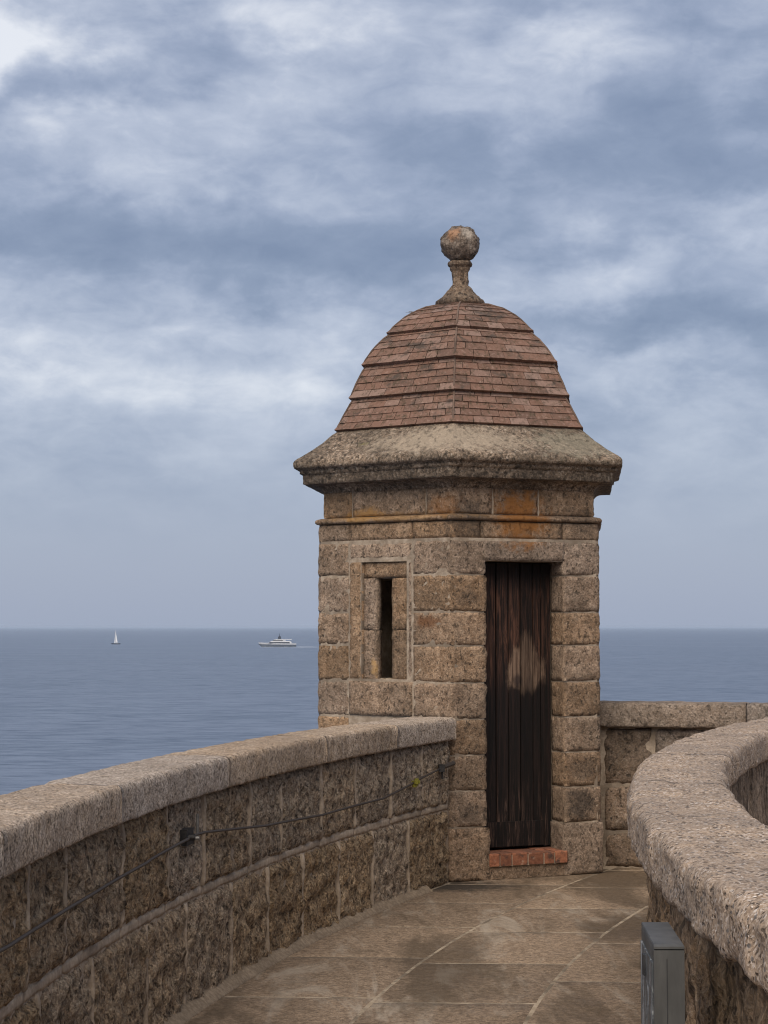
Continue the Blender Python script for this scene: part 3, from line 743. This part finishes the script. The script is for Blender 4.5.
# bedding under the tiles
prof = []
for b in BANDS:
    for t_ in (0, .25, .5, .75, 1.0): 
        c_ = band_curve(b, t_); prof.append((c_.x-.020, c_.y-.004))
V = []; F = []
for (r_, z_) in prof: V += [(*corner(k, r_), z_) for k in range(6)]
for i in range(len(prof)-1):
    F += [(i*6+k, i*6+(k+1) % 6, (i+1)*6+(k+1) % 6, (i+1)*6+k) for k in range(6)]
F.append(tuple((len(prof)-1)*6+k for k in range(6)))
part('roof_bedding', V, F, M['roof_bed'], RF)
def tile_mesh(face, Rb, zb, Rt, zt, f0, f1, thick, lift):
    """one tile on roof face 'face': from fraction f0 to f1 of the face width, mitred with the face"""
    sl_ = math.hypot(Rt-Rb, zt-zb); ox, oz = (zt-zb)/sl_, (Rb-Rt)/sl_*ap
    def P(f, R, z, up):
        A, B = corner(face, R + ox*up/ap), corner(face+1, R + ox*up/ap); p = A + (B-A)*f; return (p.x, p.y, z + oz*up)
    jb = [random.uniform(-.003, .003) for _ in range(4)]
    V = [P(f0, Rb, zb, lift+jb[0]), P(f1, Rb, zb, lift+jb[1]), P(f1, Rt, zt, jb[2]*.5), P(f0, Rt, zt, jb[3]*.5),
         P(f0, Rb, zb, lift-thick), P(f1, Rb, zb, lift-thick), P(f1, Rt, zt, -thick), P(f0, Rt, zt, -thick)]
    return V, [(0, 1, 2, 3), (7, 6, 5, 4), (4, 5, 1, 0), (5, 6, 2, 1), (6, 7, 3, 2), (7, 4, 0, 3)]
far = []; tones = []
for b in BANDS:
    nr = b[3]
    for row in range(nr):
        pb, pt = band_curve(b, row/nr), band_curve(b, min(1.0, (row+1)/nr + .02))
        for face in range(6):
            nt = max(2, round(pb.x/b[4])); cuts = [0.0]
            sh = .5 if row % 2 else 0.0
            cuts += [(kq + sh + random.uniform(-.18, .18))/nt for kq in range(1 if not sh else 0, nt)]
            cuts = sorted(c_ for c_ in cuts if c_ < .985) + [1.0]; cuts[0] = 0.0
            for f0, f1 in zip(cuts[:-1], cuts[1:]):
                if f1-f0 < .02: continue
                g_ = .0022/pb.x
                lowest = row == 0
                vf = tile_mesh(face, pb.x, pb.y - (.004 if lowest else random.uniform(0, .003)), pt.x, pt.y, f0+(g_ if f0 > 0 else 0), f1-(g_ if f1 < 1 else 0), .034 if lowest else .018, .018 if lowest else .0085)
                if face in (0, 5): part('tile', *vf, M['tile'], RF)
                else: far.append(vf); tones += [random.random()]*6
V, F = merge(*far); o = part('tiles', V, F, M['tile'], RF, tone=tones); o['kind'] = 'stuff'

# mortar along the hips
M['hip'] = mortar_mat('hip mortar', (.12, .078, .056), (.19, .125, .092), 30)
for k in range(6):
    for b in BANDS:
        line = []
        for i in range(9):
            c_ = band_curve(b, i/8); p = corner(k, c_.x + .004); line.append((p.x, p.y, c_.y + .002 + .002*math.sin(i*2.7+k)))
        part('hip_mortar', *tube(line, .007, 6), M['hip'], RF, smooth=True)

# ---- finial: turned stone on the crown
def lathe(prof, cx, cy, seg, m, parent, name, amp, freq):
    V = []
    for (r_, z_) in prof:
        for k in range(seg):
            a = 2*PI*k/seg; x, y = math.cos(a), math.sin(a)
            d_ = amp*noise.fractal(Vector((x*r_+3, y*r_, z_))*freq, .6, 2.0, 5)
            V.append((cx + x*(r_+d_), cy + y*(r_+d_), z_ + d_*.4))
    n = len(prof); F = [(i*seg+k, i*seg+(k+1) % seg, (i+1)*seg+(k+1) % seg, (i+1)*seg+k) for i in range(n-1) for k in range(seg)]
    F += [tuple(range(seg-1, -1, -1)), tuple(range((n-1)*seg, n*seg))]
    return part(name, V, F, m, parent, smooth=True)
FM = stone_mat('finial stone', (.15, .105, .075), (.27, .20, .145), dark=(.035, .028, .024), light=(.5, .44, .37), grain=60, pit=30, pits=.75, bump=.9, bdist=.02, vary=0, tint=.5, streak=.45,
   lichen=[((CX-.06, CY-.12, 4.49), (.07, .1, .07), (.50, .27, .15), .6), ((CX+.03, CY-.13, 4.49), (.06, .1, .07), (.55, .48, .40), .6)])
FX = CX - .014
FN = thing('finial', (0, 0, 0), '', ''); del FN['label']; del FN['category']; FN.parent = WT
lathe(split([(.02, 3.955), (.165, 3.965), (.180, 3.985), (.178, 4.003), (.165, 4.018), (.132, 4.040), (.100, 4.075), (.072, 4.112), (.060, 4.125), (.058, 4.18), (.060, 4.222), (.066, 4.236), (.072, 4.246), (.070, 4.256), (.088, 4.268), (.092, 4.282), (.086, 4.296), (.06, 4.306), (.03, 4.31)], .014), FX, CY, 40, FM, FN, 'stem', .008, 12)
ball = [(.138*math.sin(a), 4.427 - .136*math.cos(a)) for a in np.linspace(.12, PI-.02, 26)]
lathe(ball, FX, CY, 48, FM, FN, 'ball', .017, 14)

# ---- door
DR = part('door', *merge(boxv((*rec((DU0+DU1)/2, DREC+.060), 1.13), (DU1-DU0+.02, .02, 1.93), math.radians(23.9))), M['black'], WT)
pu = [DU0-.01, .332, .421, .515, .607, .703, .765, DU1+.006]
ang = math.atan2((corner(1)-corner(0)).y, (corner(1)-corner(0)).x)
for u0, u1 in zip(pu[:-1], pu[1:]):
    g_ = .0022; dep = DREC + random.uniform(-.004, .004)
    V = []
    nzp = 24
    prof_ = [(u0+g_, .007), (u0+g_+.004, 0), (u1-g_-.004, 0), (u1-g_, .007)]
    for j in range(nzp+1):
        z_ = .182 + (2.092-.182)*j/nzp
        for (u_, ii) in prof_:
            p = rec(u_ + .0012*noise.noise(Vector((u0*30, 0, z_*2.5))), dep + ii + .0015*noise.noise(Vector((u_*20, 9, z_*3)))); V.append((p.x, p.y, z_))
    F = [(j*4+i, j*4+i+1, (j+1)*4+i+1, (j+1)*4+i) for j in range(nzp) for i in range(3)]
    nb = len(V)
    for j in (0, nzp):
        for (u_, ii) in prof_: p = rec(u_, dep+.03); V.append((p.x, p.y, .182 + (2.092-.182)*j/nzp))
    F += [(0, nb, nb+1, 1), (1, nb+1, nb+2, 2), (2, nb+2, nb+3, 3)]
    part('plank', V, F, M['door'], DR)
def face_box(u0, u1, z0, z1, d0, d1): return prism([rec(u0, d1), rec(u0, d0), rec(u1, d0), rec(u1, d1)][::-1], z0, z1)
part('bottom_rail', *face_box(.30, .775, .19, .355, DREC-.016, DREC+.006), M['door'], DR)
#part('hinge_strap', *face_box(.265, .60, 1.855, 1.885, DREC-.008, DREC+.003), M['iron'], DR)
# ---- brick doorstep
ST = part('doorstep', *face_box(DU0-.004, DU1+.015, .004, .088, -.012, .22), M['tower'], WT)
part('mortar_bed', *face_box(DU0+.004, DU1+.004, .086, .158, -.022, .24), M['mortar_rock'], ST)
bu = [.253, .335, .425, .545, .665, .745, .846]
for u0, u1 in zip(bu[:-1], bu[1:]):
    for d0, d1 in ((-.034+random.uniform(-.004, .004), .10), (.104, .22)):
        a_, b_, dz_ = u0+.004, u1-.004, random.uniform(-.004, .004)
        pl = [rec(a_, d1), rec(a_, d0+.008), rec(a_+.008, d0), rec(b_-.008, d0), rec(b_, d0+.008), rec(b_, d1)][::-1]
        V, F = prism(pl, .092, .160+dz_)
        top = [(v[0]+(CX-v[0])*.002, v[1]+.004, .168+dz_) for v in V[6:]]
        nV = len(V); V += top; F[1] = tuple(range(nV, nV+6)); F += [(6+i, 6+(i+1) % 6, nV+(i+1) % 6, nV+i) for i in range(6)]
        part('brick', V, F, M['brick'], ST)

# ================================================================ cable on the left parapet
def lw(y, z, off): p = arc_point(RL-off, y); return Vector((p.x, p.y, z))
cab = thing('cable', lw(9.5, 0, .03), 'thin dark cable sagging along the face of the left parapet', 'cable')
pts = []
knots = [(3.0, .83), (4.3, .745), (5.63, .713), (6.79, .717), (7.5, .737), (8.10, .764), (8.28, .760), (9.2, .692), (10.13, .652), (11.11, .650), (11.62, .704), (12.03, .755)]
for (ya, za), (yb, zb) in zip(knots[:-1], knots[1:]):
    for i in range(8): t_ = i/8; pts.append(lw(ya+(yb-ya)*t_, za+(zb-za)*t_, .045 + .004*math.sin(ya*9+t_*3)))
pts.append(lw(12.03, .755, .045))
part('wire', *tube(pts, .0065, 6), M['wire'], cab, smooth=True)
tag_ = []
for q_ in range(10):
    c_ = lw(11.61+random.uniform(-.03, .03), .698+random.uniform(-.02, .02), .05+random.uniform(-.01, .015)); tag_.append(boxv(c_, (.022, .02, .02), random.uniform(0, 3)))
part('moss_tuft', *merge(*tag_), M['moss'], cab)
br = thing('cable_bracket', lw(8.10, .77, 0), 'square dark iron bracket clamping the cable halfway along the left parapet', 'bracket', 'cable brackets on the left parapet')
tA = (arc_point(RL, 8.3)-arc_point(RL, 7.9)).normalized(); rz_ = math.atan2(tA.y, tA.x)
part('plate', *boxv(lw(8.07, .765, .02), (.105, .05, .068), rz_), M['iron'], br)
part('bolt', *tube([lw(8.05, .765, .03), lw(8.05, .765, .07)], .014, 8), M['iron'], br)
part('bolt', *tube([lw(8.13, .752, .03), lw(8.13, .752, .066)], .010, 8), M['rod'], br)
part('rod', *tube([lw(8.19, .745, .04), lw(8.19, .85, .04)], .006, 6), M['rod'], br)
cl = thing('cable_bracket', lw(12.1, .76, 0), 'small iron turnbuckle clamp holding the cable end beside the tower corner', 'bracket', 'cable brackets on the left parapet')
part('body', *boxv(lw(12.06, .757, .045), (.075, .035, .045), rz_+.25), M['iron'], cl)
part('barrel', *tube([lw(12.08, .764, .05), lw(12.24, .776, .05)], .016, 8), M['wire'], cl)
part('bolt', *tube([lw(12.05, .75, .05), lw(12.05, .690, .055)], .008, 6), M['iron'], cl)

# ================================================================ grey metal box by the right parapet
BX = thing('metal_box', (.686, 4.62, 0), 'slim upright grey metal box standing against the right parapet', 'metal box')
c4 = [(.634, 4.45), (.706, 4.45), (.722, 4.80), (.653, 4.80)]       # plan
def quadbox(c, z0, z1): return prism(c, z0, z1)
def inset(c, k):
    cx = sum(p[0] for p in c)/4; cy = sum(p[1] for p in c)/4; return [(cx+(p[0]-cx)*k, cy+(p[1]-cy)*k) for p in c]
def chamfer_box(c, z0, z1, k, dz):
    a, b, t_ = c, c, inset(c, k); V = [(*p, z0) for p in a] + [(*p, z1-dz) for p in b] + [(*p, z1) for p in t_]
    F = [(3, 2, 1, 0), (8, 9, 10, 11)]
    for r_ in (0, 4): F += [(r_+i, r_+(i+1) % 4, r_+4+(i+1) % 4, r_+4+i) for i in range(4)]
    return V, F
part('body', *chamfer_box(c4, 0, .904, .96, .004), M['lead'], BX)
part('cap', *chamfer_box(inset(c4, 1.003), .9045, .914, .95, .004), M['lead'], BX)
part('base_plate', *prism(inset(c4, 1.25), 0, .012), M['lead_dark'], BX)
part('seam', *prism([(.664, 4.4485), (.6655, 4.4485), (.6655, 4.452), (.664, 4.452)], .03, .882), M['lead_dark'], BX)
def lerp(a, b, t): return (a[0]+(b[0]-a[0])*t, a[1]+(b[1]-a[1])*t)
sA, sB = lerp(c4[0], c4[3], .05), lerp(c4[0], c4[3], .95)
part('side_panel', *prism([(sA[0]-.004, sA[1]), (sA[0]+.002, sA[1]), (sB[0]+.002, sB[1]), (sB[0]-.004, sB[1])], .05, .870), M['panel'], BX)
part('latch', *boxv((.640, 4.64, .835), (.012, .03, .05)), M['lead_dark'], BX)

# ================================================================ boats
def hull(Lh, B, Hh, bow, n=14, flare=.75):
    """pointed hull along x: bow at -L/2"""
    V = []; 
    for i in range(n+1):
        t_ = i/n; wd = B/2*min(1, (t_/.42)**.62 if t_ > 0 else 0)*(1 if t_ < .8 else 1-.12*(t_-.8)/.2)
        top = Hh*(1 + bow*(1-t_)**2); x = -Lh/2 + Lh*t_
        xb = x + (1-t_)**3*Lh*.10
        V += [(x, -wd, top), (xb, -wd*flare, 0), (xb, 0, -Hh*.35), (xb, wd*flare, 0), (x, wd, top)]
    F = [(i*5+j, i*5+j+1, (i+1)*5+j+1, (i+1)*5+j) for i in range(n) for j in range(4)] + [(i*5+4, i*5, (i+1)*5, (i+1)*5+4) for i in range(n)] + [tuple(n*5+j for j in range(5)), (4, 3, 2, 1, 0)]
    return V, F
def place(vf, loc, rz=0.0):
    V, F = vf; c_, s_ = math.cos(rz), math.sin(rz)
    return [(loc[0]+v[0]*c_-v[1]*s_, loc[1]+v[0]*s_+v[1]*c_, loc[2]+v[2]) for v in V], F
def deck(x0, x1, wd, z0, z1, rake0=0.0, rake1=0.0):
    V = [(x0, -wd, z0), (x1, -wd, z0), (x1, wd, z0), (x0, wd, z0), (x0+rake0, -wd*.92, z1), (x1-rake1, -wd*.92, z1), (x1-rake1, wd*.92, z1), (x0+rake0, wd*.92, z1)]
    return V, [(3, 2, 1, 0), (4, 5, 6, 7)] + [(i, (i+1) % 4, 4+(i+1) % 4, 4+i) for i in range(4)]
DY = 2800.0
YL = ((277.5-384)/FPX*DY, DY, SEA_Z)
YT = thing('motor_yacht', YL, 'white motor yacht with dark mast and window bands cruising left, out at sea', 'yacht')
rz = .06
def yp(name, vf, m, parent=YT, **kw): return part(name, *place(vf, YL, rz), m, parent, **kw)
hl = yp('hull', hull(57, 9.5, 5.6, .28), M['white'])
V, F = hull(56.8, 9.8, 3.6, .25); yp('boot_stripe', (V, F), M['greyhull'], hl)
d1 = yp('main_deck', deck(-14, 22, 4.4, 5.4, 8.2, 3.5, 1), M['white']); yp('window_band', deck(-13.0, 19, 4.55, 5.7, 7.7, 2.0, 1), M['glass'], d1)
d2 = yp('upper_deck', deck(-10, 20, 4.1, 8.2, 9.0, .5, .3), M['white'])
d3 = yp('bridge_deck', deck(-8, 13, 3.8, 9.0, 11.3, 3.5, 1.5), M['white']); yp('window_band', deck(-7.6, 9, 3.95, 9.3, 10.8, 2.2, 1), M['glass'], d3)
yp('sun_roof', deck(-3, 22, 3.9, 11.3, 11.9, 1.0, .5), M['white'])
yp('mast', merge(deck(1.0, 5.5, .9, 11.9, 16.5, 1.0, .6), deck(2.6, 3.6, .35, 16.5, 20.5, .3, .3), deck(.6, 5.8, 1.4, 14.2, 14.9, .3, .3)), M['glass'])
wk = part('wake', *place(merge(deck(25, 62, 2.2, .02, .35, 1, 10), deck(-26, 40, 6.2, .02, .22, 8, 10)), YL, rz), M['foam']); wk['kind'] = 'stuff'
DS = 3250.0
SL = ((116.3-384)/FPX*DS, DS, SEA_Z)
SB = thing('sailing_boat', SL, 'small sailing boat with a narrow white sail near the horizon on the left', 'sailboat')
def sp_(name, vf, m, parent=SB): return part(name, *place(vf, SL, .35), m, parent)
sp_('hull', hull(16.5, 4.2, 1.8, .2), M['navy']); sp_('cabin', deck(-3, 5, 1.3, 1.8, 2.7, 1.2, .6), M['white'])
sp_('mast', tube([(-.6, 0, 1.8), (-.6, 0, 24.5)], .14, 6), M['white'])
def sail(pts, bulge):
    a, b, c = [Vector(p) for p in pts]; n = 6; V = []; F = []
    for i in range(n+1):
        for j in range(n+1-i):
            u, v = i/n, j/n; p = a + (b-a)*u + (c-a)*v; p.y += bulge*u*(1-u-v)*4 + bulge*v*(1-u-v); V.append(p)
    idx = {}; q_ = 0
    for i in range(n+1):
        for j in range(n+1-i): idx[(i, j)] = q_; q_ += 1
    for i in range(n):
        for j in range(n-i):
            F.append((idx[(i, j)], idx[(i+1, j)], idx[(i, j+1)]))
            if j < n-i-1: F.append((idx[(i+1, j)], idx[(i+1, j+1)], idx[(i, j+1)]))
    m_ = len(V); V = V + [p + Vector((0, .06, 0)) for p in V]; F = F + [tuple(m_+x for x in f[::-1]) for f in F]
    return V, F
sp_('main_sail', sail([(-.4, 0, 3.2), (3.4, 0, 3.4), (-.4, 0, 23.8)], .6), M['sail'])
sp_('head_sail', sail([(-.9, 0, 2.6), (-2.6, 0, 2.6), (-.9, 0, 19)], .6), M['sail'])
# a gull far off above the dome's left shoulder
GL = ((411-384)/FPX*160, 160.0, EYE + (627-310)/FPX*160)
G = thing('gull', GL, 'tiny dark bird gliding in the sky left of the dome', 'bird')
part('body', *place(merge((lambda vf: vf)(tube([(-.18, 0, 0), (-.08, 0, .02), (.08, 0, .02), (.2, 0, .0)], .05, 6))), GL), M['feather'], G)
for s_ in (-1, 1):
    part('wing', *place(prism([(-.06, s_*.03), (.08, s_*.03), (.05, s_*.30), (.10, s_*.55), (.02, s_*.32)][::s_], 0, .02), GL, 1.1), M['feather'], G)

# ================================================================ haze
V, F = boxv((0, 28000, (SEA_Z-1+6.2)/2), (125000, 66000, 6.2-SEA_Z+1))
hz = link('haze', V, F, M['black']); hz.data.materials.clear()
hm = bpy.data.materials.new('haze'); hm.use_nodes = True; hn = NT(hm.node_tree); hn.n.clear()
pv = hn.new('ShaderNodeVolumePrincipled'); pv.inputs['Color'].default_value = (.72, .80, .89, 1); pv.inputs['Density'].default_value = 4.0e-5; pv.inputs['Anisotropy'].default_value = .2
ho = hn.new('ShaderNodeOutputMaterial'); hn.l.new(pv.outputs[0], ho.inputs['Volume'])
hz.data.materials.append(hm); hz['kind'] = 'stuff'
